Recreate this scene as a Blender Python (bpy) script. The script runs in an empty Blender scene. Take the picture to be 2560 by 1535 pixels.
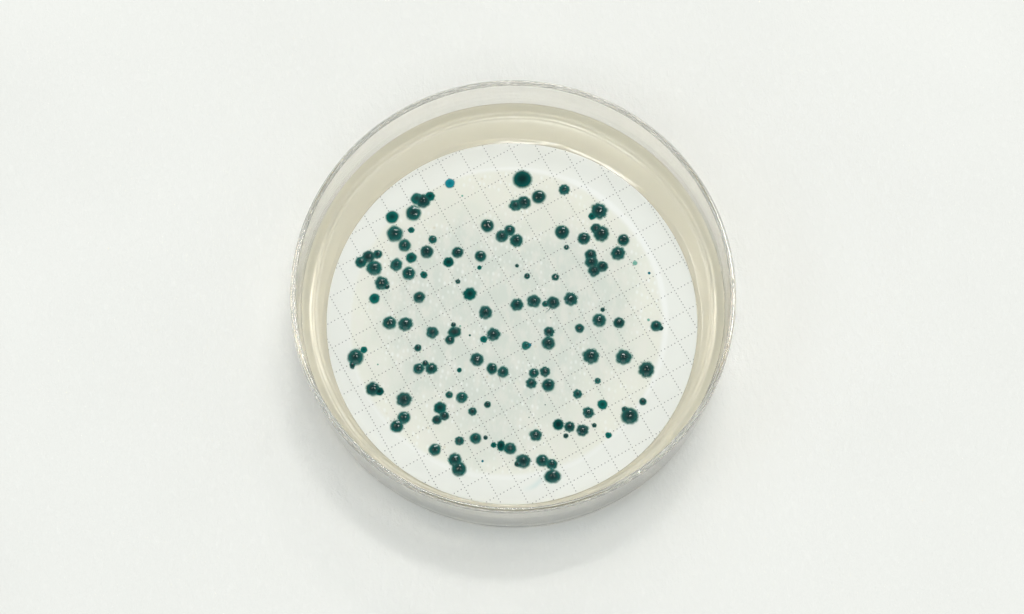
import bpy, math, random
from mathutils import Vector, noise

# one Blender unit is one centimetre
scene = bpy.context.scene
scene.unit_settings.system = 'METRIC'
scene.unit_settings.scale_length = 0.01
COL = scene.collection

# ---------------------------------------------------------------- camera
TILT = math.radians(13.4)
LOOK = Vector((0.013, 0.024, 0.70))
cam_data = bpy.data.cameras.new('camera')
cam = bpy.data.objects.new('camera', cam_data)
COL.objects.link(cam)
cam.location = LOOK + Vector((0, -math.sin(TILT), math.cos(TILT))) * 30.0
cam.rotation_euler = (TILT, 0, 0)
cam_data.sensor_width = 36
cam_data.lens = 36 * 5550 / 2560
cam_data.clip_start = 0.5
cam_data.clip_end = 1000
scene.camera = cam

# ---------------------------------------------------------------- world, lamps, exposure
world = bpy.data.worlds.new('World')
scene.world = world
world.use_nodes = True
bg = world.node_tree.nodes['Background']
bg.inputs['Color'].default_value = (0.93, 1.0, 0.975, 1)
bg.inputs['Strength'].default_value = 1.0
# unseen room fill, shaped: bright horizon lightens the dish walls, dim zenith darkens colony reflections
wt = world.node_tree
geo = wt.nodes.new('ShaderNodeNewGeometry')
sepw = wt.nodes.new('ShaderNodeSeparateXYZ')
wt.links.new(geo.outputs['Incoming'], sepw.inputs[0])
absz = wt.nodes.new('ShaderNodeMath')
absz.operation = 'ABSOLUTE'
wt.links.new(sepw.outputs['Z'], absz.inputs[0])
ramp = wt.nodes.new('ShaderNodeValToRGB')
ramp.color_ramp.interpolation = 'EASE'
ramp.color_ramp.elements[0].position = 0.25
ramp.color_ramp.elements[0].color = (0.89, 0.945, 0.955, 1)
ramp.color_ramp.elements[1].position = 1.0
ramp.color_ramp.elements[1].color = (0.44, 0.465, 0.465, 1)
wt.links.new(absz.outputs[0], ramp.inputs[0])
wt.links.new(ramp.outputs[0], bg.inputs['Color'])

def lamp(name, zenith, azimuth, dist, sx, sy, share, color):
    """rectangular room light; azimuth 0 = top of the picture, clockwise; share = part of paper brightness"""
    z, a = math.radians(zenith), math.radians(azimuth)
    d = Vector((math.sin(z) * math.sin(a), math.sin(z) * math.cos(a), math.cos(z)))
    ld = bpy.data.lights.new(name, 'AREA')
    ld.shape = 'RECTANGLE'
    ld.size, ld.size_y = sx, sy
    omega_cos = sx * sy / dist ** 2 * math.cos(z)
    radiance = share * math.pi / omega_cos
    ld.energy = radiance * math.pi * sx * sy
    ld.color = color
    o = bpy.data.objects.new(name, ld)
    COL.objects.link(o)
    o.location = d * dist + Vector((0, 0, 0.7))
    o.rotation_euler = (-d).to_track_quat('-Z', 'Y').to_euler()
    return o

lamp('window_light', 44, 4, 170, 30, 25, 0.13, (1.0, 0.985, 0.95))
lamp('window_light', 44, 20, 170, 30, 25, 0.13, (1.0, 0.985, 0.95))
lamp('window_light', 62, -105, 170, 60, 40, 0.045, (0.66, 0.84, 1.0))
lamp('ceiling_lamp', 19, 42, 150, 26, 18, 0.13, (1.0, 0.97, 0.91))
lamp('ceiling_lamp', 22, -50, 150, 26, 18, 0.07, (1.0, 0.84, 0.64))
lamp('ceiling_lamp', 44, 178, 150, 120, 80, 0.16, (1.0, 0.985, 0.96))

scene.view_settings.view_transform = 'Standard'
scene.view_settings.look = 'None'
scene.view_settings.exposure = 0.0
scene.view_settings.gamma = 1.0
scene.view_settings.use_curve_mapping = False
cy = scene.cycles
cy.max_bounces = 40
cy.glossy_bounces = 32
cy.diffuse_bounces = 8
cy.transmission_bounces = 32
cy.transparent_max_bounces = 24
cy.sample_clamp_indirect = 30
cy.blur_glossy = 0.0
cy.use_denoising = True
cy.denoiser = 'OPENIMAGEDENOISE'
cy.denoising_input_passes = 'RGB_ALBEDO_NORMAL'

# ---------------------------------------------------------------- helpers
def lin(r, g, b):
    f = lambda c: (c / 255 / 12.92) if c / 255 <= 0.04045 else ((c / 255 + 0.055) / 1.055) ** 2.4
    return (f(r), f(g), f(b), 1)

class NT:
    def __init__(self, name):
        self.mat = bpy.data.materials.new(name)
        self.mat.use_nodes = True
        self.t = self.mat.node_tree
        self.bsdf = self.t.nodes['Principled BSDF']
        self.out = self.t.nodes['Material Output']
    def n(self, kind, **kw):
        nd = self.t.nodes.new(kind)
        for k, v in kw.items():
            setattr(nd, k, v)
        return nd
    def link(self, a, b):
        self.t.links.new(a, b)
    def val(self, nd, key, v):
        if hasattr(v, 'is_output'):
            self.link(v, nd.inputs[key])
        else:
            nd.inputs[key].default_value = v
    def m(self, op, a, b=0.0, c=None, clamp=False):
        nd = self.n('ShaderNodeMath', operation=op, use_clamp=clamp)
        self.val(nd, 0, a)
        self.val(nd, 1, b)
        if c is not None:
            self.val(nd, 2, c)
        return nd.outputs[0]
    def step(self, x, lo, hi, a=0.0, b=1.0):
        nd = self.n('ShaderNodeMapRange', interpolation_type='SMOOTHSTEP')
        self.val(nd, 'Value', x)
        nd.inputs['From Min'].default_value = lo
        nd.inputs['From Max'].default_value = hi
        nd.inputs['To Min'].default_value = a
        nd.inputs['To Max'].default_value = b
        return nd.outputs[0]
    def mix(self, f, a, b):
        nd = self.n('ShaderNodeMix', data_type='RGBA')
        self.val(nd, 0, f)
        self.val(nd, 6, a)
        self.val(nd, 7, b)
        return nd.outputs[2]
    def obj(self):
        return self.n('ShaderNodeTexCoord').outputs['Object']
    def mapping(self, vec, loc=(0, 0, 0), rot=(0, 0, 0), scale=(1, 1, 1)):
        nd = self.n('ShaderNodeMapping')
        self.link(vec, nd.inputs[0])
        nd.inputs[1].default_value = loc
        nd.inputs[2].default_value = rot
        nd.inputs[3].default_value = scale
        return nd.outputs[0]
    def noise(self, vec, scale, detail=3, rough=0.5, dist=0.0):
        nd = self.n('ShaderNodeTexNoise')
        self.link(vec, nd.inputs['Vector'])
        nd.inputs['Scale'].default_value = scale
        nd.inputs['Detail'].default_value = detail
        nd.inputs['Roughness'].default_value = rough
        nd.inputs['Distortion'].default_value = dist
        return nd.outputs['Fac']
    def bump(self, h, strength, distance, target=None):
        nd = self.n('ShaderNodeBump')
        nd.inputs['Strength'].default_value = strength
        nd.inputs['Distance'].default_value = distance
        self.link(h, nd.inputs['Height'])
        self.link(nd.outputs[0], (target or self.bsdf).inputs['Normal'])

def mesh_obj(name, verts, faces, mat, smooth=True, loc=(0, 0, 0)):
    me = bpy.data.meshes.new(name)
    me.from_pydata(verts, [], faces)
    me.update()
    if smooth:
        me.polygons.foreach_set('use_smooth', [True] * len(me.polygons))
    me.materials.append(mat)
    o = bpy.data.objects.new(name, me)
    COL.objects.link(o)
    o.location = loc
    return o

def tag(o, label=None, category=None, group=None, kind=None):
    for k, v in (('label', label), ('category', category), ('group', group), ('kind', kind)):
        if v:
            o[k] = v
    return o

def lathe(name, prof, mat, seg=256, loc=(0, 0, 0), wobble=None):
    """closed solid of revolution; a profile point at r = 0 becomes a pole"""
    verts, rows = [], []
    for i, (r, z) in enumerate(prof):
        if r == 0:
            rows.append([len(verts)] * seg)
            verts.append((0, 0, z))
        else:
            rows.append(list(range(len(verts), len(verts) + seg)))
            for k in range(seg):
                a = 2 * math.pi * k / seg
                dr, dz = wobble(i, a) if wobble else (0, 0)
                verts.append(((r + dr) * math.cos(a), (r + dr) * math.sin(a), z + dz))
    faces = []
    for A, B in zip(rows, rows[1:]):
        for k in range(seg):
            j = (k + 1) % seg
            f = []
            for v in (A[k], A[j], B[j], B[k]):
                if v not in f:
                    f.append(v)
            if len(f) > 2:
                faces.append(f)
    return mesh_obj(name, verts, faces, mat, loc=loc)

# ---------------------------------------------------------------- white paper the dish stands on
def paper_material():
    t = NT('white_textured_paper')
    P = t.obj()
    fib = t.mapping(P, rot=(0, 0, math.radians(52)), scale=(1.0, 0.55, 1.0))
    n1 = t.noise(fib, 13, 3, 0.55, 0.4)
    n2 = t.noise(t.mapping(P, loc=(5, 2, 0)), 46, 2, 0.5)
    n3 = t.noise(P, 0.35, 2, 0.5)
    h = t.m('ADD', t.m('MULTIPLY', n1, 1.0), t.m('MULTIPLY', n2, 0.3))
    t.bump(h, 0.6, 0.016)
    # sparse dark specks in the paper
    vo = t.n('ShaderNodeTexVoronoi')
    t.link(t.mapping(P, loc=(3.3, 1.7, 0), scale=(1, 1, 0)), vo.inputs['Vector'])
    vo.inputs['Scale'].default_value = 0.9
    dot = t.step(vo.outputs['Distance'], 0.010, 0.026, 1, 0)
    sep = t.n('ShaderNodeSeparateColor')
    t.link(vo.outputs['Color'], sep.inputs[0])
    speck = t.m('MULTIPLY', dot, t.m('GREATER_THAN', sep.outputs[0], 0.8))
    base = t.mix(n3, (0.68, 0.68, 0.66, 1), (0.73, 0.73, 0.71, 1))
    base = t.mix(t.m('MULTIPLY', t.step(n1, 0.5, 0.8), 0.35), base, (0.76, 0.76, 0.74, 1))
    col = t.mix(t.m('MULTIPLY', speck, 0.35), base, (0.30, 0.29, 0.26, 1))
    t.link(col, t.bsdf.inputs['Base Color'])
    t.bsdf.inputs['Roughness'].default_value = 0.85
    t.bsdf.inputs['Specular IOR Level'].default_value = 0.15
    return t.mat

S, N = 24.0, 48
pv, pf = [], []
for j in range(N + 1):
    for i in range(N + 1):
        x, y = (i / N - 0.5) * 2 * S, (j / N - 0.5) * 2 * S
        pv.append((x, y, 0.0))
for j in range(N):
    for i in range(N):
        a = j * (N + 1) + i
        pf.append((a, a + 1, a + N + 2, a + N + 1))
paper = mesh_obj('paper_surface', pv, pf, paper_material())
tag(paper, 'off-white lightly textured paper sheet under the dish', kind='structure')

# ---------------------------------------------------------------- the dish: one clear moulded piece
def plastic_material():
    t = NT('clear_polystyrene')
    t.bsdf.inputs['Base Color'].default_value = (0.995, 0.995, 0.995, 1)
    t.bsdf.inputs['Transmission Weight'].default_value = 1
    t.bsdf.inputs['Roughness'].default_value = 0.04
    t.bsdf.inputs['IOR'].default_value = 1.56
    return t.mat

R1, R2, HT = 2.935, 2.86, 1.53
def dense(prof):
    # support rings beside every bend keep the long straight faces optically flat
    out = [prof[0]]
    for p, q in zip(prof, prof[1:]):
        L = math.hypot(q[0] - p[0], q[1] - p[1])
        if L > 0.05:
            for f in (0.006 / L, 0.02 / L, 1 - 0.02 / L, 1 - 0.006 / L):
                out.append((p[0] + (q[0] - p[0]) * f, p[1] + (q[1] - p[1]) * f))
        out.append(q)
    return out
def arc(cx, cz, r, a0, a1, n):
    return [(cx + r * math.cos(math.radians(a0 + (a1 - a0) * k / n)), cz + r * math.sin(math.radians(a0 + (a1 - a0) * k / n))) for k in range(n + 1)]
prof = [(0, 0.045), (2.735, 0.045)] + arc(2.765, 0.025, 0.02, 100, 20, 4) + [(2.80, 0.008), (2.815, 0.003), (2.83, 0.003)]
prof += arc(2.845, 0.088, 0.085, -84, 0, 8)
prof += [(2.93, 0.4), (2.933, 1.0)] + arc(R1 - 0.028, HT - 0.028, 0.028, 0, 90, 8)
prof += arc(R2 + 0.026, HT - 0.026, 0.026, 90, 180, 7) + [(2.856, 1.0), (2.846, 0.35)]
prof += arc(2.846 - 0.09, 0.21, 0.09, 0, -90, 7) + [(2.6, 0.117), (0, 0.117)]
prof = dense(prof)
NOTCH = [math.radians(90 + d) for d in (0.6, 14.5, -88, 215)]
def rim_wobble(i, a):
    if prof[i][1] < HT - 0.03:
        return (0, 0)
    d = 0.0
    for q in NOTCH:
        e = (a - q + math.pi) % (2 * math.pi) - math.pi
        if abs(e) < 0.02:
            d -= 0.004 * (1 - (e / 0.02) ** 2)
    return (0, d)
dish = lathe('petri_dish', prof, plastic_material(), 1024, (0.027, 0.037, 0), rim_wobble)
tag(dish, 'clear plastic petri dish, open and round, standing on white paper', 'petri dish')

# ---------------------------------------------------------------- agar
AGAR_T = 0.62
def agar_material():
    t = NT('cream_agar')
    P = t.obj()
    n = t.noise(t.mapping(P, scale=(1, 1, 1)), 1.3, 3, 0.5)
    t.link(t.mix(n, (0.88, 0.845, 0.72, 1), (0.91, 0.875, 0.76, 1)), t.bsdf.inputs['Base Color'])
    t.bsdf.inputs['Transmission Weight'].default_value = AGAR_T
    t.bsdf.inputs['Roughness'].default_value = 0.07
    t.bsdf.inputs['IOR'].default_value = 1.34
    t.bump(t.noise(P, 3.2, 2, 0.45), 0.10, 0.02)
    return t.mat

AG = 0.70
AX, AY = 0.027, 0.037
MC = Vector((0.013, -0.165, 0.0))
def sm(x):
    x = min(1.0, max(0.0, x))
    return x * x * (3 - 2 * x)
def agar_top(r, a):
    """height of the wet surface: creeps up the wall, a shallow ridge inside it, a bead round the membrane"""
    wall = 0.10 * sm((r - 2.70) / 0.15) ** 1.6
    nz = noise.noise(Vector((math.cos(a) * 1.9, math.sin(a) * 1.9, 3)))
    n2 = noise.noise(Vector((math.cos(a) * 5, math.sin(a) * 5, 8)))
    rc = 2.725 + 0.03 * nz
    ridge = 0.013 * (1 + 0.9 * nz) * math.exp(-((r - rc) / 0.020) ** 2) + 0.006 * (1 + n2) * math.exp(-((r - rc + 0.055) / 0.013) ** 2)
    x, y = AX + r * math.cos(a) - MC.x, AY + r * math.sin(a) - MC.y
    d = math.hypot(x, y) - 2.5
    north = math.exp(-((a - math.radians(97)) / 0.30) ** 2)
    w = 0.068 * (1 + 0.5 * n2 + 0.3 * nz) + 0.01 * north
    bead = 0.014 + 0.014 * north
    bead *= min(1.0, max(0.0, 1 - d / max(w, 0.03))) if d > 0 else 1.0
    return AG - 0.010 + wall + ridge + bead
rads = [2.2, 2.28, 2.33] + [2.34 + 0.0085 * k for k in range(60)]
rads = [r for r in rads if r < 2.846]
ap = [(0, 0.122), (2.60, 0.122)] + arc(2.841 - 0.085, 0.207, 0.085, -90, 0, 6) + [(2.843, 0.5), (2.848, 0.79), (2.848, 0.803)]
NB = len(ap)
ap += [(r, AG) for r in reversed(rads)] + [(0, AG + 0.008)]
def agar_wobble(i, a):
    if i < NB - 1:
        return (0, 0)
    if i == NB - 1:
        return (0, 0.012 * noise.noise(Vector((math.cos(a) * 1.7, math.sin(a) * 1.7, 3))))
    return (0, agar_top(ap[i][0], a) - AG)
agar = lathe('agar_gel', ap, agar_material(), 384, (AX, AY, 0), agar_wobble)
tag(agar, 'pale cream agar gel filling the bottom of the petri dish', 'agar')

# ---------------------------------------------------------------- membrane filter with printed dotted grid
MC = Vector((0.013, -0.165, 0.0))
MEM_T = 0.3
def membrane_material():
    t = NT('gridded_white_membrane')
    P = t.obj()
    sx = t.n('ShaderNodeSeparateXYZ')
    t.link(P, sx.inputs[0])
    X, Y = sx.outputs[0], sx.outputs[1]
    th, cell = math.radians(29.41), 0.31558
    ox, oy = -0.55237 - MC.x, 1.94781 - MC.y
    # slight waviness so the print is not dead straight
    wn = t.n('ShaderNodeTexNoise')
    t.link(P, wn.inputs['Vector'])
    wn.inputs['Scale'].default_value = 0.7
    wn.inputs['Detail'].default_value = 1
    ws = t.n('ShaderNodeSeparateColor')
    t.link(wn.outputs['Color'], ws.inputs[0])
    x = t.m('SUBTRACT', t.m('MULTIPLY_ADD', t.m('SUBTRACT', ws.outputs[0], 0.5), 0.02, X), ox)
    y = t.m('SUBTRACT', t.m('MULTIPLY_ADD', t.m('SUBTRACT', ws.outputs[1], 0.5), 0.02, Y), oy)
    c, s = math.cos(th) / cell, math.sin(th) / cell
    a = t.m('ADD', t.m('MULTIPLY', x, c), t.m('MULTIPLY', y, s))
    b = t.m('SUBTRACT', t.m('MULTIPLY', x, s), t.m('MULTIPLY', y, c))
    def off(v, k):
        q = t.m('MULTIPLY', v, float(k))
        return t.m('MULTIPLY', t.m('SUBTRACT', q, t.m('ROUND', q)), cell / k)
    def hyp(p, q):
        return t.m('SQRT', t.m('ADD', t.m('MULTIPLY', p, p), t.m('MULTIPLY', q, q)))
    d = t.m('MINIMUM', hyp(off(a, 6), off(b, 1)), hyp(off(a, 1), off(b, 7)))
    dots = t.step(d, 0.005, 0.0095, 1, 0)
    # filtered zone, cream rim, grey-green heart
    def ring(cx, cy):
        return hyp(t.m('SUBTRACT', X, cx), t.m('SUBTRACT', Y, cy))
    wob = t.m('MULTIPLY', t.m('SUBTRACT', t.noise(P, 1.6, 2), 0.5), 0.035)
    rz = t.m('ADD', ring(-0.075, 0.0), wob)
    zone = t.step(rz, 2.06, 2.14, 1, 0)
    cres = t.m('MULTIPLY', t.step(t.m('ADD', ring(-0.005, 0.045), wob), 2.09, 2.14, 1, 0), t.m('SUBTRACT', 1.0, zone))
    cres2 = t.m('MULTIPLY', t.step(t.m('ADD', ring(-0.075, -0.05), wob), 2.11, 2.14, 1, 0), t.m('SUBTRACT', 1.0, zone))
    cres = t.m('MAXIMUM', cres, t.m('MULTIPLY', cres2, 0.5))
    n1 = t.noise(P, 0.9, 3, 0.55)
    n2 = t.noise(t.mapping(P, rot=(0, 0, 0.45), scale=(1, 0.5, 1)), 7, 3, 0.6)
    heart = t.step(t.m('ADD', rz, t.m('MULTIPLY', t.m('SUBTRACT', n1, 0.5), 2.0)), 1.1, 2.2, 1, 0)
    zc = t.mix(heart, CREAM, GREYGREEN)
    zc = t.mix(t.step(n2, 0.40, 0.66, 0, 0.55), zc, MOTTLE)
    # pale pimples of the support screen
    vo = t.n('ShaderNodeTexVoronoi')
    vo.inputs['Scale'].default_value = 11.5
    vo.inputs['Randomness'].default_value = 0.35
    t.link(t.mapping(P, rot=(0, 0, 0.2), scale=(1.25, 0.8, 0)), vo.inputs['Vector'])
    pim = t.m('MULTIPLY', t.step(vo.outputs['Distance'], 0.05, 0.40, 1, 0), t.step(t.noise(P, 1.9, 2), 0.38, 0.58))
    zc = t.mix(t.m('MULTIPLY', pim, 0.62), zc, PIMPLE)
    # yellowish non-coloured micro colonies
    v2 = t.n('ShaderNodeTexVoronoi')
    v2.inputs['Scale'].default_value = 4.3
    t.link(t.mapping(P, loc=(3, 1, 0), scale=(1, 1, 0)), v2.inputs['Vector'])
    s2 = t.n('ShaderNodeSeparateColor')
    t.link(v2.outputs['Color'], s2.inputs[0])
    yel = t.m('MULTIPLY', t.step(v2.outputs['Distance'], 0.03, 0.12, 1, 0), t.step(s2.outputs[1], 0.45, 0.9))
    zc = t.mix(t.m('MULTIPLY', yel, 0.4), zc, (0.60, 0.54, 0.40, 1))
    white = t.mix(t.noise(P, 0.6, 2), WHITE_A, WHITE_B)
    white = t.mix(cres, white, CRESCENT_SHEEN)  # crescent of wet sheen beside the filtered zone, painted as paler colour
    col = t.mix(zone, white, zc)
    # faint blue-green dye run near the bottom edge
    dye = t.m('ABSOLUTE', t.m('SUBTRACT', ring(0.12, -1.98), 0.32))
    dye = t.m('MULTIPLY', t.step(dye, 0.0, 0.06, 0.30, 0), t.m('MULTIPLY', t.step(Y, -2.28, -2.0, 1, 0), t.step(X, 0.1, 0.35)))
    col = t.mix(dye, col, (0.38, 0.60, 0.62, 1))
    col = t.mix(t.m('MULTIPLY', dots, 0.8), col, (0.085, 0.075, 0.085, 1))
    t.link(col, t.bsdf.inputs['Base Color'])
    t.bsdf.inputs['Roughness'].default_value = 0.55
    t.bsdf.inputs['Specular IOR Level'].default_value = 0.25
    tr = t.n('ShaderNodeBsdfTranslucent')
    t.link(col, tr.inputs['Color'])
    mx = t.n('ShaderNodeMixShader')
    mx.inputs[0].default_value = MEM_T
    t.link(t.bsdf.outputs[0], mx.inputs[1])
    t.link(tr.outputs[0], mx.inputs[2])
    t.link(mx.outputs[0], t.out.inputs['Surface'])
    h = t.m('ADD', t.m('MULTIPLY', pim, t.m('MULTIPLY', zone, 0.5)), t.m('MULTIPLY', n2, 0.4))
    t.bump(h, 0.25, 0.004)
    return t.mat

CREAM, GREYGREEN = (0.815, 0.82, 0.75, 1), (0.69, 0.73, 0.68, 1)
MOTTLE, PIMPLE = (0.82, 0.81, 0.76, 1), (0.92, 0.945, 0.93, 1)
WHITE_A, WHITE_B, CRESCENT_SHEEN = (0.80, 0.81, 0.775, 1), (0.845, 0.855, 0.825, 1), (0.875, 0.885, 0.865, 1)
mp = [(0, 0.705), (2.493, 0.705), (2.5, 0.708), (2.5, 0.717), (2.494, 0.72), (2.2, 0.72), (0, 0.72)]
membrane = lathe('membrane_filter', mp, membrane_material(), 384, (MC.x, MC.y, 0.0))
tag(membrane, 'round white membrane filter with dotted grid lying on the agar', 'membrane filter')

# ---------------------------------------------------------------- colonies
def colony_material(kind):
    t = NT(('teal', 'blue', 'pale_green')[kind] + '_colony')
    at = t.n('ShaderNodeAttribute', attribute_name='spread')
    gl = t.n('ShaderNodeAttribute', attribute_name='gloss', attribute_type='OBJECT')
    dk = t.n('ShaderNodeAttribute', attribute_name='pigment', attribute_type='OBJECT')
    e, D = at.outputs['Fac'], dk.outputs['Fac']
    P = t.obj()
    nn = t.m('MULTIPLY', t.m('SUBTRACT', t.noise(P, 9, 3, 0.6), 0.5), 0.30)
    e2 = t.m('ADD', e, nn)
    darkc = ((0.002, 0.021, 0.021, 1), (0.0, 0.09, 0.14, 1), (0.03, 0.18, 0.14, 1))[kind]
    tealc = ((0.004, 0.135, 0.114, 1), (0.008, 0.20, 0.235, 1), (0.16, 0.42, 0.34, 1))[kind]
    # how far the dense pigment reaches out depends on the colony
    f = t.m('MULTIPLY', t.m('SUBTRACT', e2, t.m('MULTIPLY_ADD', D, 0.80, -0.60)), 0.95, clamp=True)
    f = t.m('POWER', f, 1.25)
    col = t.mix(f, darkc, tealc)
    thin = t.step(t.m('MULTIPLY_ADD', nn, 0.15, e), 0.70, 0.97)
    col = t.mix(t.m('MULTIPLY', thin, 0.85), col, ((0.04, 0.36, 0.30, 1), (0.04, 0.36, 0.42, 1), (0.25, 0.5, 0.42, 1))[kind])
    t.link(col, t.bsdf.inputs['Base Color'])
    t.link(t.m('MULTIPLY_ADD', gl.outputs['Fac'], -0.42, 0.50), t.bsdf.inputs['Roughness'])
    t.bsdf.inputs['IOR'].default_value = 1.47
    t.link(t.m('MULTIPLY_ADD', gl.outputs['Fac'], 0.29, 0.03), t.bsdf.inputs['Specular IOR Level'])
    fade = t.m('MULTIPLY_ADD', nn, 0.15, e)
    al = t.m('POWER', t.step(fade, 0.64, 1.0, 1, 0), 0.9)
    if kind == 2:
        al = t.m('MULTIPLY', al, 0.75)
    t.link(al, t.bsdf.inputs['Alpha'])
    t.bump(t.noise(P, 14, 2, 0.5), 0.30, 0.012)
    return t.mat

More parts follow.
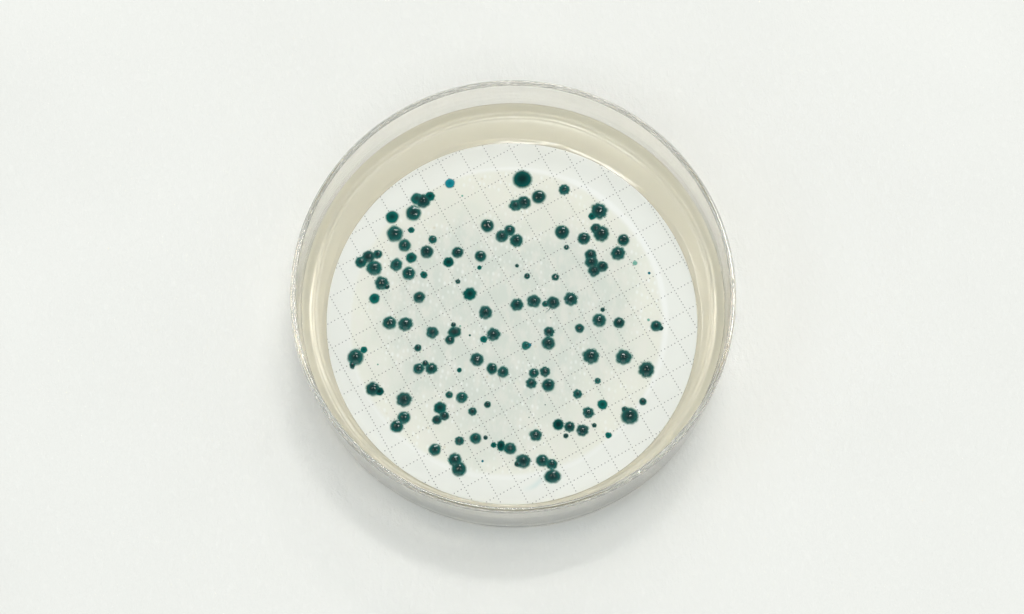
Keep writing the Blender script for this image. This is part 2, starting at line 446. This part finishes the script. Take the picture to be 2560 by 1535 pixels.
CM = [colony_material(k) for k in range(3)]
COLONIES = [
    (-1.2856, 1.5382, 0.0825, 0.62, 0, 0.03, 0.4, 0, 1.0, 'flat teal colony at the left end of the merged trio, upper left'),
    (-1.2028, 1.506, 0.0972, 1.0, 7, 0.07, 1.0, 0, 1.0, 'largest, darkest colony in the middle of the merged trio, upper left'),
    (-1.1091, 1.5726, 0.0678, 0.62, 7, 0.09, 0.0, 0, 1.0, 'small dull teal colony at the right end of the merged trio, upper left'),
    (-1.3314, 1.3355, 0.1044, 0.85, 0, 0.03, 2.0, 0, 1.0, 'big round glossy colony touching the trio at upper left from below'),
    (-1.6211, 1.2782, 0.0882, 0.6, 0, 0.02, 0.0, 0, 1.0, 'round matt green colony without glint, uppermost of the left edge pair'),
    (-1.5815, 1.0421, 0.1101, 0.78, 0, 0.05, 1.0, 0, 1.0, 'large round colony with green notch below the matt green one at left edge'),
    (-1.3583, 1.0954, 0.0455, 0.5, 6, 0.1, 0.3, 0, 1.0, 'tiny ragged colony below the big glossy one at upper left'),
    (-0.837, 1.7568, 0.0664, 0.3, 0, 0.02, 0.0, 1, 1.0, 'bright blue round colony alone at top left, bluest on the plate'),
    (0.1553, 1.816, 0.1269, 0.95, 18, 0.03, 0.0, 0, 1.0, 'largest dark fuzzy round colony without glint at the very top'),
    (0.3782, 1.565, 0.0943, 1.0, 0, 0.02, 2.0, 0, 1.0, 'smooth black-green dome with broad white glint, right of the top pair'),
    (0.1756, 1.4846, 0.0942, 0.92, 7, 0.06, 1.6, 0, 1.0, 'right, rounder colony of the joined pair under the biggest top colony'),
    (0.0592, 1.4448, 0.0824, 0.75, 6, 0.1, 1.0, 0, 1.0, 'left, lobed colony of the joined pair under the biggest top colony'),
    (0.7265, 1.6685, 0.0759, 0.75, 9, 0.08, 1.0, 0, 1.0, 'small lobed colony with glint, near top edge right of centre'),
    (-0.3227, 1.1563, 0.0896, 0.95, 0, 0.02, 2.0, 0, 1.0, 'dark smooth dome with the widest glint, left of the upper centre trio'),
    (-0.018, 1.0916, 0.0756, 0.85, 7, 0.05, 1.5, 0, 1.0, 'top colony of the upper centre trio'),
    (-0.1243, 1.0079, 0.0866, 0.85, 8, 0.05, 1.0, 0, 1.0, 'left colony of the upper centre trio'),
    (0.0737, 0.9482, 0.0894, 0.85, 8, 0.05, 1.5, 0, 1.0, 'right, lowest colony of the upper centre trio'),
    (-0.6664, 1.5803, 0.0147, 0.1, 0, 0.1, 0.5, 2, 1.0, 'faint pale green speck at top left, right of the bright blue colony'),
    (1.1987, 1.366, 0.1103, 0.92, 8, 0.1, 1.0, 0, 1.0, 'large scalloped colony at upper right with a double glint'),
    (1.1024, 1.2897, 0.05, 0.6, 0, 0.05, 0.0, 0, 1.0, 'small matt bud on the lower left of the scalloped upper right colony'),
    (1.156, 1.1182, 0.0734, 0.88, 6, 0.08, 1.0, 0, 1.0, 'smaller upper left half of the long merged pair at upper right'),
    (1.2288, 1.0459, 0.1086, 0.95, 9, 0.08, 1.0, 0, 1.0, 'larger lower right half of the long merged pair at upper right'),
    (0.6933, 1.065, 0.0991, 0.95, 3, 0.05, 2.0, 0, 1.0, 'big smooth dome with angular white glint, left of the upper right group'),
    (0.9898, 0.9756, 0.0851, 0.92, 9, 0.04, 1.5, 0, 1.0, 'dark colony between the angular-glint dome and the long merged pair'),
    (1.5285, 0.9543, 0.0807, 0.97, 0, 0.03, 2.0, 0, 1.0, 'round black-green dome at far upper right, glint on its top edge'),
    (1.4532, 0.7686, 0.0952, 0.85, 8, 0.09, 1.3, 0, 1.0, 'scalloped colony with C-shaped glint just under the far upper right dome'),
    (0.7522, 0.8519, 0.0352, 0.95, 0, 0.02, 1.5, 0, 1.0, 'very small dark dome right under the angular-glint dome'),
    (1.081, 0.7459, 0.0791, 0.92, 6, 0.06, 1.4, 0, 1.0, 'topmost colony of the right-hand chain of four'),
    (1.0934, 0.6438, 0.0892, 0.88, 8, 0.06, 1.0, 0, 1.0, 'second colony from top in the right-hand chain of four'),
    (1.1289, 0.5268, 0.0818, 0.98, 5, 0.1, 1.0, 0, 1.0, 'lowest colony in the right-hand chain of four'),
    (1.2369, 0.5834, 0.0775, 0.95, 8, 0.05, 1.3, 0, 1.0, 'colony sticking out to the right in the right-hand chain of four'),
    (1.682, 0.6325, 0.0336, 0.15, 8, 0.08, 0.6, 2, 1.0, 'faint green ring-like spot with pale centre near the right edge'),
    (1.8724, 0.4914, 0.019, 0.7, 0, 0.02, 0.0, 1, 1.0, 'tiny sharp blue-green dot at the far right edge, upper half'),
    (0.6001, 0.4341, 0.0497, 0.9, 0, 0.03, 1.6, 0, 1.0, 'small dark dome with curved glint, right of centre above the row of four'),
    (0.8071, 0.1283, 0.0933, 0.9, 7, 0.11, 1.0, 0, 1.0, 'scalloped right end colony in the central row'),
    (1.237, -0.0182, 0.0313, 0.9, 0, 0.04, 1.3, 0, 1.0, 'tiny dark dome just above a large colony, right of centre'),
    (-2.0361, 0.6438, 0.079, 0.75, 8, 0.05, 0.6, 0, 1.0, 'leftmost colony of the cluster of four at the left edge'),
    (-1.9348, 0.7194, 0.0864, 0.97, 7, 0.05, 1.4, 0, 1.0, 'dark top middle colony of the cluster of four at the left edge'),
    (-1.8109, 0.7534, 0.063, 0.82, 8, 0.05, 1.0, 0, 1.0, 'smallest, upper right colony of the cluster of four at the left edge'),
    (-1.8557, 0.5623, 0.1038, 0.78, 9, 0.04, 0.7, 0, 1.0, 'biggest, lowest colony of the cluster of four at the left edge'),
    (-1.4463, 0.8784, 0.085, 0.78, 0, 0.03, 1.2, 0, 1.0, 'round teal colony with glint under the notched one, left side'),
    (-1.0659, 0.9619, 0.0572, 0.72, 0, 0.03, 1.4, 0, 1.0, 'small colony with upright streak glint, left of upper centre'),
    (-1.1428, 0.789, 0.0893, 0.97, 5, 0.05, 1.4, 0, 1.0, 'dark stout colony with small square glint, left of upper centre'),
    (-1.3543, 0.7058, 0.0732, 0.68, 6, 0.05, 0.3, 0, 1.0, 'dull teal colony with one central sparkle, left side'),
    (-1.5565, 0.606, 0.0856, 0.72, 6, 0.1, 1.0, 0, 1.0, 'colony with a pale notch at its bottom, right of the left edge cluster'),
    (-1.3871, 0.4868, 0.0891, 0.8, 0, 0.03, 1.5, 0, 1.0, 'round colony with V-shaped glint, lower of the left side group'),
    (-1.1823, 0.4665, 0.0497, 0.6, 6, 0.08, 0.3, 0, 1.0, 'small matt blob right of the V-glint colony'),
    (-0.8475, 0.6438, 0.0717, 0.8, 5, 0.07, 0.0, 0, 1.0, 'matt dark colony without glint, lower left of a glossy one'),
    (-0.7261, 0.7799, 0.0791, 0.95, 9, 0.05, 1.8, 0, 1.0, 'glossy dark colony with drop-shaped glint, left of centre top'),
    (-1.7505, 0.3498, 0.0934, 0.88, 6, 0.09, 1.0, 0, 1.0, 'knobbly dark colony below the left edge cluster'),
    (-1.6805, 0.3009, 0.0365, 1.0, 0, 0.03, 1.2, 0, 1.0, 'little black bud on the lower right of the knobbly colony, left'),
    (-1.846, 0.1358, 0.0714, 0.5, 0, 0.02, 0.0, 0, 1.0, 'flat round mid-green colony without glint under the knobbly one, left'),
    (-1.2414, 0.153, 0.0787, 0.9, 0, 0.04, 1.0, 0, 1.0, 'round dark colony standing alone, left of centre'),
    (-0.7194, 0.3724, 0.0328, 0.9, 0, 0.03, 1.2, 0, 1.0, 'tiny dark dome above the star-shaped matt colony, left of centre'),
    (-0.4146, 0.727, 0.0776, 0.88, 0, 0.02, 1.3, 0, 1.0, 'smooth round colony with small glint, upper middle left, above a speck'),
    (-0.4294, 0.5683, 0.0322, 0.45, 6, 0.12, 0.0, 0, 1.0, 'tiny ragged green speck right below a smooth round colony'),
    (0.0809, 0.5947, 0.0263, 0.85, 0, 0.02, 1.0, 0, 1.0, 'very small dark dot-like dome in the empty area above centre'),
    (0.2174, 0.4477, 0.0409, 0.95, 0, 0.02, 1.3, 0, 1.0, 'small round dark dome in the empty area right above centre'),
    (-0.5572, 0.1995, 0.0889, 0.8, 7, 0.1, 0.0, 0, 1.0, 'star-shaped matt colony without glint, left of centre'),
    (0.0806, 0.0496, 0.0859, 0.85, 6, 0.09, 1.2, 0, 1.0, 'leftmost, lumpy colony of the central row'),
    (0.3079, 0.1006, 0.0889, 0.88, 5, 0.09, 1.0, 0, 1.0, 'second colony in the central row, with small square glint'),
    (0.4629, 0.0609, 0.0437, 0.68, 0, 0.03, 0.8, 0, 1.0, 'small smooth colony wedged inside the central row'),
    (0.5685, 0.0781, 0.0859, 0.95, 6, 0.06, 1.4, 0, 1.0, 'central row colony with wide glint and a thin tail at lower left'),
    (-1.6376, -0.2011, 0.0908, 0.85, 6, 0.05, 1.2, 0, 1.0, 'left colony of the close pair at middle left'),
    (-1.4231, -0.2175, 0.0966, 0.85, 8, 0.07, 1.2, 0, 1.0, 'right, scalloped colony of the close pair at middle left'),
    (-1.0588, -0.3337, 0.0828, 0.8, 5, 0.1, 1.0, 0, 1.0, 'lobed colony right of the close pair, left of the vertical trio'),
    (-0.7763, -0.2272, 0.0341, 1.0, 0, 0.02, 1.3, 0, 1.0, 'tiny black dome on top of the vertical trio, left of centre'),
    (-0.7597, -0.3278, 0.0813, 0.95, 0, 0.05, 0.5, 0, 1.12, 'widest, middle colony of the vertical trio, left of centre'),
    (-0.8222, -0.4356, 0.0653, 0.92, 0, 0.04, 1.1, 0, 1.0, 'bottom left colony of the vertical trio, left of centre'),
    (-0.6854, -0.2459, 0.0138, 0.2, 0, 0.1, 0.0, 2, 1.0, 'faint speck beside the vertical trio, upper right of it'),
    (-1.2527, -0.547, 0.0493, 0.88, 0, 0.03, 1.2, 0, 1.0, 'small round dome alone below the lobed colony, left of centre'),
    (-2.0877, -0.6752, 0.1086, 0.82, 10, 0.03, 1.0, 0, 1.0, 'biggest colony of the left edge trio in the lower half'),
    (-1.9771, -0.5729, 0.0464, 0.42, 0, 0.04, 0.0, 0, 1.0, 'small faded green colony at upper right of the left edge trio'),
    (-2.1294, -0.7817, 0.0463, 1.0, 0, 0.04, 1.2, 0, 0.8, 'black elongated bud hanging at lower left of the left edge trio'),
    (-1.2391, -0.8319, 0.0745, 0.82, 0, 0.05, 1.1, 0, 1.0, 'left colony of the little trio with a black dome between, lower left'),
    (-1.1515, -0.7595, 0.042, 1.0, 0, 0.02, 1.2, 0, 1.0, 'black small dome sitting between two teal colonies, lower left of centre'),
    (-1.0691, -0.8305, 0.0795, 0.85, 8, 0.07, 1.1, 0, 1.0, 'right colony of the little trio with a black dome between, lower left'),
    (-1.7873, -0.7743, 0.0116, 0.2, 0, 0.1, 0.0, 2, 1.0, 'barely visible green speck right of the left edge trio'),
    (-0.693, -0.8511, 0.0333, 0.6, 7, 0.06, 0.0, 0, 1.0, 'small matt dot-like colony left of the big lower centre colony'),
    (-0.3451, -0.0578, 0.0909, 0.88, 7, 0.07, 1.3, 0, 1.0, 'colony with bright curled glint, below left of the central row'),
    (-0.5547, -0.3724, 0.0152, 0.55, 0, 0.05, 0.0, 0, 1.0, 'isolated tiny dot right of the vertical trio'),
    (-0.2375, -0.3613, 0.09, 0.88, 7, 0.1, 1.2, 0, 1.0, 'star-shaped colony with oval glint, near the centre'),
    (-0.368, -0.4282, 0.0479, 0.48, 0, 0.04, 0.0, 0, 1.0, 'small faded colony touching the star-shaped one near centre'),
    (-0.4555, -0.7063, 0.0912, 0.9, 7, 0.08, 1.4, 0, 1.0, 'large scalloped colony with square glint, below centre left'),
    (-0.2562, -0.8319, 0.0752, 0.92, 0, 0.04, 1.0, 0, 0.95, 'left colony of the slanting pair below centre'),
    (-0.1079, -0.8777, 0.0759, 0.82, 6, 0.06, 1.0, 0, 1.0, 'right colony of the slanting pair below centre, hair under it'),
    (0.2013, -0.5151, 0.0609, 0.45, 3, 0.1, 1.0, 0, 1.0, 'small heart-shaped pale teal colony right of centre'),
    (0.2507, -0.5062, 0.0239, 1.0, 0, 0.03, 0.5, 1, 1.0, 'tiny navy bud on the right of the heart-shaped colony'),
    (0.5102, -0.3241, 0.0726, 0.9, 7, 0.12, 1.2, 0, 1.0, 'upper, star-shaped colony of the stacked pair right of centre'),
    (0.5009, -0.4817, 0.0899, 0.9, 6, 0.05, 1.2, 0, 1.0, 'lower, bigger colony of the stacked pair right of centre'),
    (0.3056, -0.8925, 0.0672, 0.82, 7, 0.05, 1.0, 0, 1.0, 'upper left colony of the group of four below centre right'),
    (0.456, -0.8733, 0.0701, 0.92, 6, 0.09, 1.3, 0, 1.0, 'upper right colony of the group of four, square glint'),
    (0.5349, -0.1302, 0.008, 0.6, 0, 0.05, 0.0, 0, 1.0, 'single pinprick dot under the central row'),
    (0.2713, -1.0315, 0.0722, 0.82, 7, 0.12, 1.2, 0, 1.0, 'lower left, star-shaped colony of the group of four below centre right'),
    (0.4987, -1.0572, 0.0866, 0.88, 0, 0.02, 1.3, 0, 1.0, 'lower right, roundest colony of the group of four below centre right'),
    (1.1884, -0.1653, 0.0916, 0.85, 10, 0.05, 1.0, 0, 1.0, 'large round scalloped colony right of centre with tiny dome above it'),
    (1.4555, -0.1996, 0.0756, 1.0, 9, 0.05, 1.5, 0, 1.0, 'blackest green colony, right side, beside the large scalloped one'),
    (0.9223, -0.2772, 0.0625, 0.88, 5, 0.06, 1.1, 0, 1.0, 'small five-lobed colony between centre and the large right colony'),
    (1.8536, -0.1601, 0.0196, 0.2, 0, 0.05, 0.5, 2, 1.0, 'faint little speck at upper left of the right edge colony'),
    (1.9556, -0.2444, 0.0756, 0.8, 7, 0.04, 1.0, 0, 1.0, 'green colony close to the right edge with two white glints'),
    (2.019, -0.2757, 0.0334, 1.0, 0, 0.03, 1.0, 0, 1.0, 'dark bud on the lower right of the right edge colony'),
    (1.0731, -0.6582, 0.1086, 0.9, 7, 0.12, 1.1, 0, 1.0, 'big flower-shaped colony, left one of the lower right trio'),
    (1.5132, -0.6752, 0.1064, 0.88, 7, 0.1, 1.1, 0, 1.0, 'big flower-shaped colony, middle one of the lower right trio'),
    (1.8186, -0.8438, 0.1085, 0.97, 8, 0.09, 1.3, 0, 1.0, 'darkest flower-shaped colony, right one of the lower right trio'),
    (1.1599, -0.9979, 0.0419, 0.6, 7, 0.06, 1.0, 0, 1.0, 'small round teal colony below the left flower-shaped colony, right side'),
    (-1.8497, -1.1087, 0.0938, 0.97, 6, 0.08, 0.8, 0, 1.0, 'big lumpy dark colony at lower left edge'),
    (-1.7627, -1.1418, 0.0606, 0.9, 6, 0.08, 0.0, 0, 1.0, 'bulge colony on the lower right of the big lumpy one, lower left'),
    (-1.4296, -1.252, 0.1024, 0.92, 7, 0.11, 1.0, 0, 1.0, 'cross-like lobed colony right of the lumpy one, lower left'),
    (-1.4304, -1.5009, 0.0863, 0.78, 9, 0.03, 1.1, 0, 1.0, 'upper right colony of the touching pair, lower left'),
    (-1.5239, -1.6178, 0.0862, 0.85, 8, 0.03, 1.5, 0, 1.0, 'lower left colony of the touching pair, lower left'),
    (-0.9494, -1.3656, 0.0821, 0.82, 6, 0.08, 0.3, 0, 1.0, 'top, lobed colony of the bent trio, lower middle left'),
    (-0.891, -1.4753, 0.0633, 0.97, 6, 0.05, 1.0, 0, 1.0, 'middle colony of the bent trio, lower middle left'),
    (-0.9899, -1.5302, 0.0633, 1.0, 7, 0.05, 0.8, 0, 1.0, 'blackish brown-green bottom colony of the bent trio, lower middle left'),
    (-0.8281, -1.1896, 0.049, 0.75, 0, 0.03, 1.0, 0, 1.0, 'small dome immediately left of a bigger round colony, lower middle'),
    (-0.6591, -1.2263, 0.0764, 0.72, 8, 0.03, 1.0, 0, 1.0, 'greenish round colony right of a small dome, lower middle'),
    (-0.5141, -1.4154, 0.0576, 0.88, 7, 0.07, 1.3, 0, 1.0, 'small dark angular colony below the greenish round one'),
    (-0.3149, -1.3216, 0.0461, 0.95, 0, 0.02, 1.3, 0, 1.0, 'small sharp dark dome standing alone, lower centre'),
    (-1.0133, -1.9328, 0.0817, 0.8, 0, 0.02, 1.2, 0, 1.0, 'smooth round colony alone near the bottom left'),
    (-0.6877, -1.8144, 0.0617, 0.75, 8, 0.06, 0.8, 0, 1.0, 'lobed colony left of the bottom row with faint glint'),
    (-0.4717, -1.7795, 0.0754, 0.75, 8, 0.03, 1.1, 0, 1.0, 'round colony next to a black droplet, bottom left of centre'),
    (-0.3389, -1.7693, 0.0302, 1.0, 0, 0.02, 1.0, 0, 1.0, 'black droplet-like colony just right of a round one, bottom'),
    (-0.2325, -1.8689, 0.0395, 0.55, 7, 0.1, 0.0, 0, 1.0, 'small faded ragged left end of the bottom row of three'),
    (-0.1342, -1.8798, 0.0631, 0.93, 9, 0.05, 0.2, 0, 0.85, 'oval dark middle colony of the bottom row of three'),
    (-0.0137, -1.9161, 0.0825, 0.82, 10, 0.06, 0.6, 0, 1.0, 'scalloped right end colony of the bottom row of three'),
    (0.3324, -1.7365, 0.0811, 0.85, 5, 0.13, 1.1, 0, 1.0, 'five-pointed star colony, bottom centre right'),
    (0.6297, -1.5922, 0.0748, 0.95, 10, 0.04, 0.0, 0, 1.0, 'leftmost, matt colony of the row of three, bottom right of centre'),
    (0.4566, -1.3238, 0.0079, 0.6, 0, 0.05, 0.0, 0, 1.0, 'upper of two pinprick dots below the group of four'),
    (0.2402, -1.4951, 0.0079, 0.5, 0, 0.05, 0.0, 0, 1.0, 'lower of two pinprick dots below the group of four'),
    (0.7799, -1.6229, 0.0719, 0.92, 8, 0.08, 1.0, 0, 1.0, 'middle scalloped colony of the row of three, bottom right of centre'),
    (0.952, -1.6703, 0.0819, 0.95, 7, 0.11, 1.0, 0, 1.0, 'right, star-lobed colony of the row of three, bottom right'),
    (0.7303, -1.7453, 0.0345, 1.0, 0, 0.03, 1.3, 0, 1.0, 'black dome hanging under the middle of the row of three'),
    (1.0308, -1.4315, 0.0777, 0.85, 7, 0.12, 1.1, 0, 1.0, 'star-shaped colony above the row of three, lower right'),
    (0.8907, -1.1785, 0.062, 0.7, 7, 0.08, 1.1, 0, 1.0, 'small lobed colony above the lower right star-shaped one'),
    (1.2211, -1.3216, 0.0677, 0.5, 9, 0.05, 0.0, 0, 1.0, 'pale matt round colony at upper right of the lower right star'),
    (1.1106, -1.6032, 0.0316, 0.95, 0, 0.03, 1.1, 0, 1.0, 'small black dome right of the row of three'),
    (1.2962, -1.738, 0.0445, 0.35, 3, 0.14, 0.0, 0, 1.0, 'faded notched green colony at bottom right'),
    (1.762, -1.2813, 0.0504, 0.85, 0, 0.02, 0.8, 0, 1.0, 'small round dome at upper right of the big lower right edge colony'),
    (1.583, -1.4753, 0.1137, 0.92, 10, 0.04, 1.6, 0, 1.0, 'biggest dark colony near the lower right edge, with long glint'),
    (1.5193, -1.3875, 0.0418, 0.8, 0, 0.05, 0.6, 0, 1.0, 'small bulge on the upper left of the big lower right colony'),
    (-0.7456, -2.0676, 0.0895, 0.88, 8, 0.06, 1.2, 0, 1.0, 'upper colony of the large overlapping pair, bottom left'),
    (-0.6912, -2.1906, 0.0987, 0.9, 9, 0.03, 1.5, 0, 1.0, 'lower, rounder colony of the large overlapping pair, bottom left'),
    (-0.3781, -2.0857, 0.0165, 0.85, 0, 0.03, 0.0, 1, 1.0, 'tiny dark blue-green dot in the clear area near the bottom'),
    (0.1612, -2.0857, 0.0974, 0.9, 8, 0.09, 1.1, 0, 1.0, 'scalloped colony at the bottom with a black bud on its left'),
    (0.0832, -2.1255, 0.0387, 1.0, 0, 0.03, 1.6, 0, 1.0, 'black glinting bud on the left of the scalloped bottom colony'),
    (0.4155, -2.0784, 0.0838, 0.82, 8, 0.05, 1.2, 0, 1.0, 'top left colony of the bottommost chain of three'),
    (0.5413, -2.1291, 0.0744, 0.8, 7, 0.06, 1.2, 0, 1.0, 'middle colony of the bottommost chain of three'),
    (0.5506, -2.2917, 0.1015, 0.93, 9, 0.04, 1.5, 0, 1.08, 'lowest colony of all, wide with curved glint, chain of three'),
]

SEG = 48
def colony(i, x, y, r, dark, n, amp, dome, kind, ecc, label):
    rd = random.Random(i * 7 + 3)
    r *= 1.18
    ph, sq = rd.uniform(0, 6.28), rd.uniform(0.6, 1.4)
    lob = [rd.uniform(0.5, 1.35) for _ in range(max(n, 1))]
    jit = [0.3 * rd.uniform(-1, 1) for _ in range(max(n, 1))]
    def rad(a):
        k = 1 + 0.025 * math.sin(2 * a + ph) + 0.02 * math.sin(3 * a + 2 * ph)
        if n:
            u = ((a - ph) / (2 * math.pi)) % 1 * n
            j = int(u) % n
            w = u - int(u)
            k += amp * 1.9 * lob[j] * (math.sin(math.pi * w) ** 0.7) - amp * 1.25
        else:
            k += amp * math.sin(5 * a + ph * 3)
        return r * k
    ts = [0.14, 0.28, 0.42, 0.54, 0.65, 0.75, 0.84, 0.92, 1.0]
    inner = 1.0 if n == 0 else max(0.80, 0.97 - amp * 1.5)
    H = r * (0.25 if dome >= 1.5 else 0.25 + 0.08 * rd.random())
    if dome < 0.9:
        H *= 0.6 + 0.4 * dome
    H *= rd.uniform(0.85, 1.2)
    lump = 0.10 if n == 0 else 0.12 + 0.45 * amp
    aa = rd.uniform(0, 6.28)
    ax, ay = 0.12 * math.cos(aa), 0.12 * math.sin(aa)
    zb = 0.7208 + 0.0004 * (i % 5)
    verts, sp = [(0, 0, H * (1 - ax * ax - ay * ay))], [0.0]
    for t_ in ts:
        for k in range(SEG):
            a = 2 * math.pi * k / SEG
            # inner rings are rounder than the lobed outline
            rr = r * (1 - 0.3 * amp) * (1 - t_ ** 1.4) + rad(a) * t_ ** 1.4
            px, py = t_ * rr * math.cos(a) * ecc, t_ * rr * math.sin(a) / ecc
            q = t_ / inner
            q = math.hypot(px / r - ax * (1 - t_), py / r - ay * (1 - t_)) / inner if n == 0 or t_ < 0.8 else q
            h = H * max(0.0, 1 - q * q) ** (1.0 if dome >= 1.5 and n == 0 else 1.15)
            h *= 1 + lump * noise.noise(Vector((px / r * 2.2, py / r * 2.2, i * 3.1)))
            verts.append((px, py, h + 0.0015 * (1 - t_)))
            sp.append(t_)
    faces = [(0, 1 + k, 1 + (k + 1) % SEG) for k in range(SEG)]
    for q in range(len(ts) - 1):
        A, B = 1 + q * SEG, 1 + (q + 1) * SEG
        for k in range(SEG):
            j = (k + 1) % SEG
            faces.append((A + k, B + k, B + j, A + j))
    o = mesh_obj('bacterial_colony', verts, faces, CM[kind], loc=(x, y, zb))
    at = o.data.attributes.new('spread', 'FLOAT', 'POINT')
    at.data.foreach_set('value', sp)
    o['pigment'] = dark
    o['gloss'] = min(1.0, max(0.0, (dome - 0.2) / 0.6))
    tag(o, label, 'bacterial colony', 'teal bacterial colonies on the membrane filter')
    return o

for i, row in enumerate(COLONIES):
    colony(i, *row)

# ---------------------------------------------------------------- two small fibres
def fibre(name, pts, rad, mat, label, cat):
    verts, faces, K = [], [], 6
    for (x, y, z), rr in zip(pts, rad):
        for k in range(K):
            a = 2 * math.pi * k / K
            verts.append((x + rr * math.cos(a) * 0.8, y + rr * math.cos(a) * 0.5, z + rr * math.sin(a) * 0.6))
    for q in range(len(pts) - 1):
        for k in range(K):
            faces.append((q * K + k, q * K + (k + 1) % K, (q + 1) * K + (k + 1) % K, (q + 1) * K + k))
    faces.append(tuple(range(K)))
    faces.append(tuple(range(len(verts) - 1, len(verts) - 1 - K, -1)))
    return tag(mesh_obj(name, verts, faces, mat), label, cat)

def plain(name, col, rough):
    t = NT(name)
    t.bsdf.inputs['Roughness'].default_value = rough
    t.link(t.mix(t.noise(t.obj(), 20, 2), col, tuple(c * 0.7 for c in col[:3]) + (1,)), t.bsdf.inputs['Base Color'])
    return t.mat
fibre('colony_tail', [(0.5282, 0.0043, 0.7235), (0.5099, -0.0219, 0.7235), (0.488, -0.0406, 0.7235), (0.4675, -0.0578, 0.7235)], (0.014, 0.012, 0.011, 0.007), plain('teal_smear', (0.01, 0.16, 0.14, 1), 0.4),
      'thin teal streak trailing from the wide-glint colony in the central row', 'streak')
fibre('hair', [(-0.162, -0.9357, 0.7235), (-0.1511, -0.9652, 0.7235), (-0.1439, -0.9983, 0.7235), (-0.1402, -1.0204, 0.7235)], (0.0016, 0.002, 0.002, 0.0012), plain('brown_hair', (0.16, 0.07, 0.05, 1), 0.5),
      'short fine brown hair below the slanting pair of colonies', 'hair')
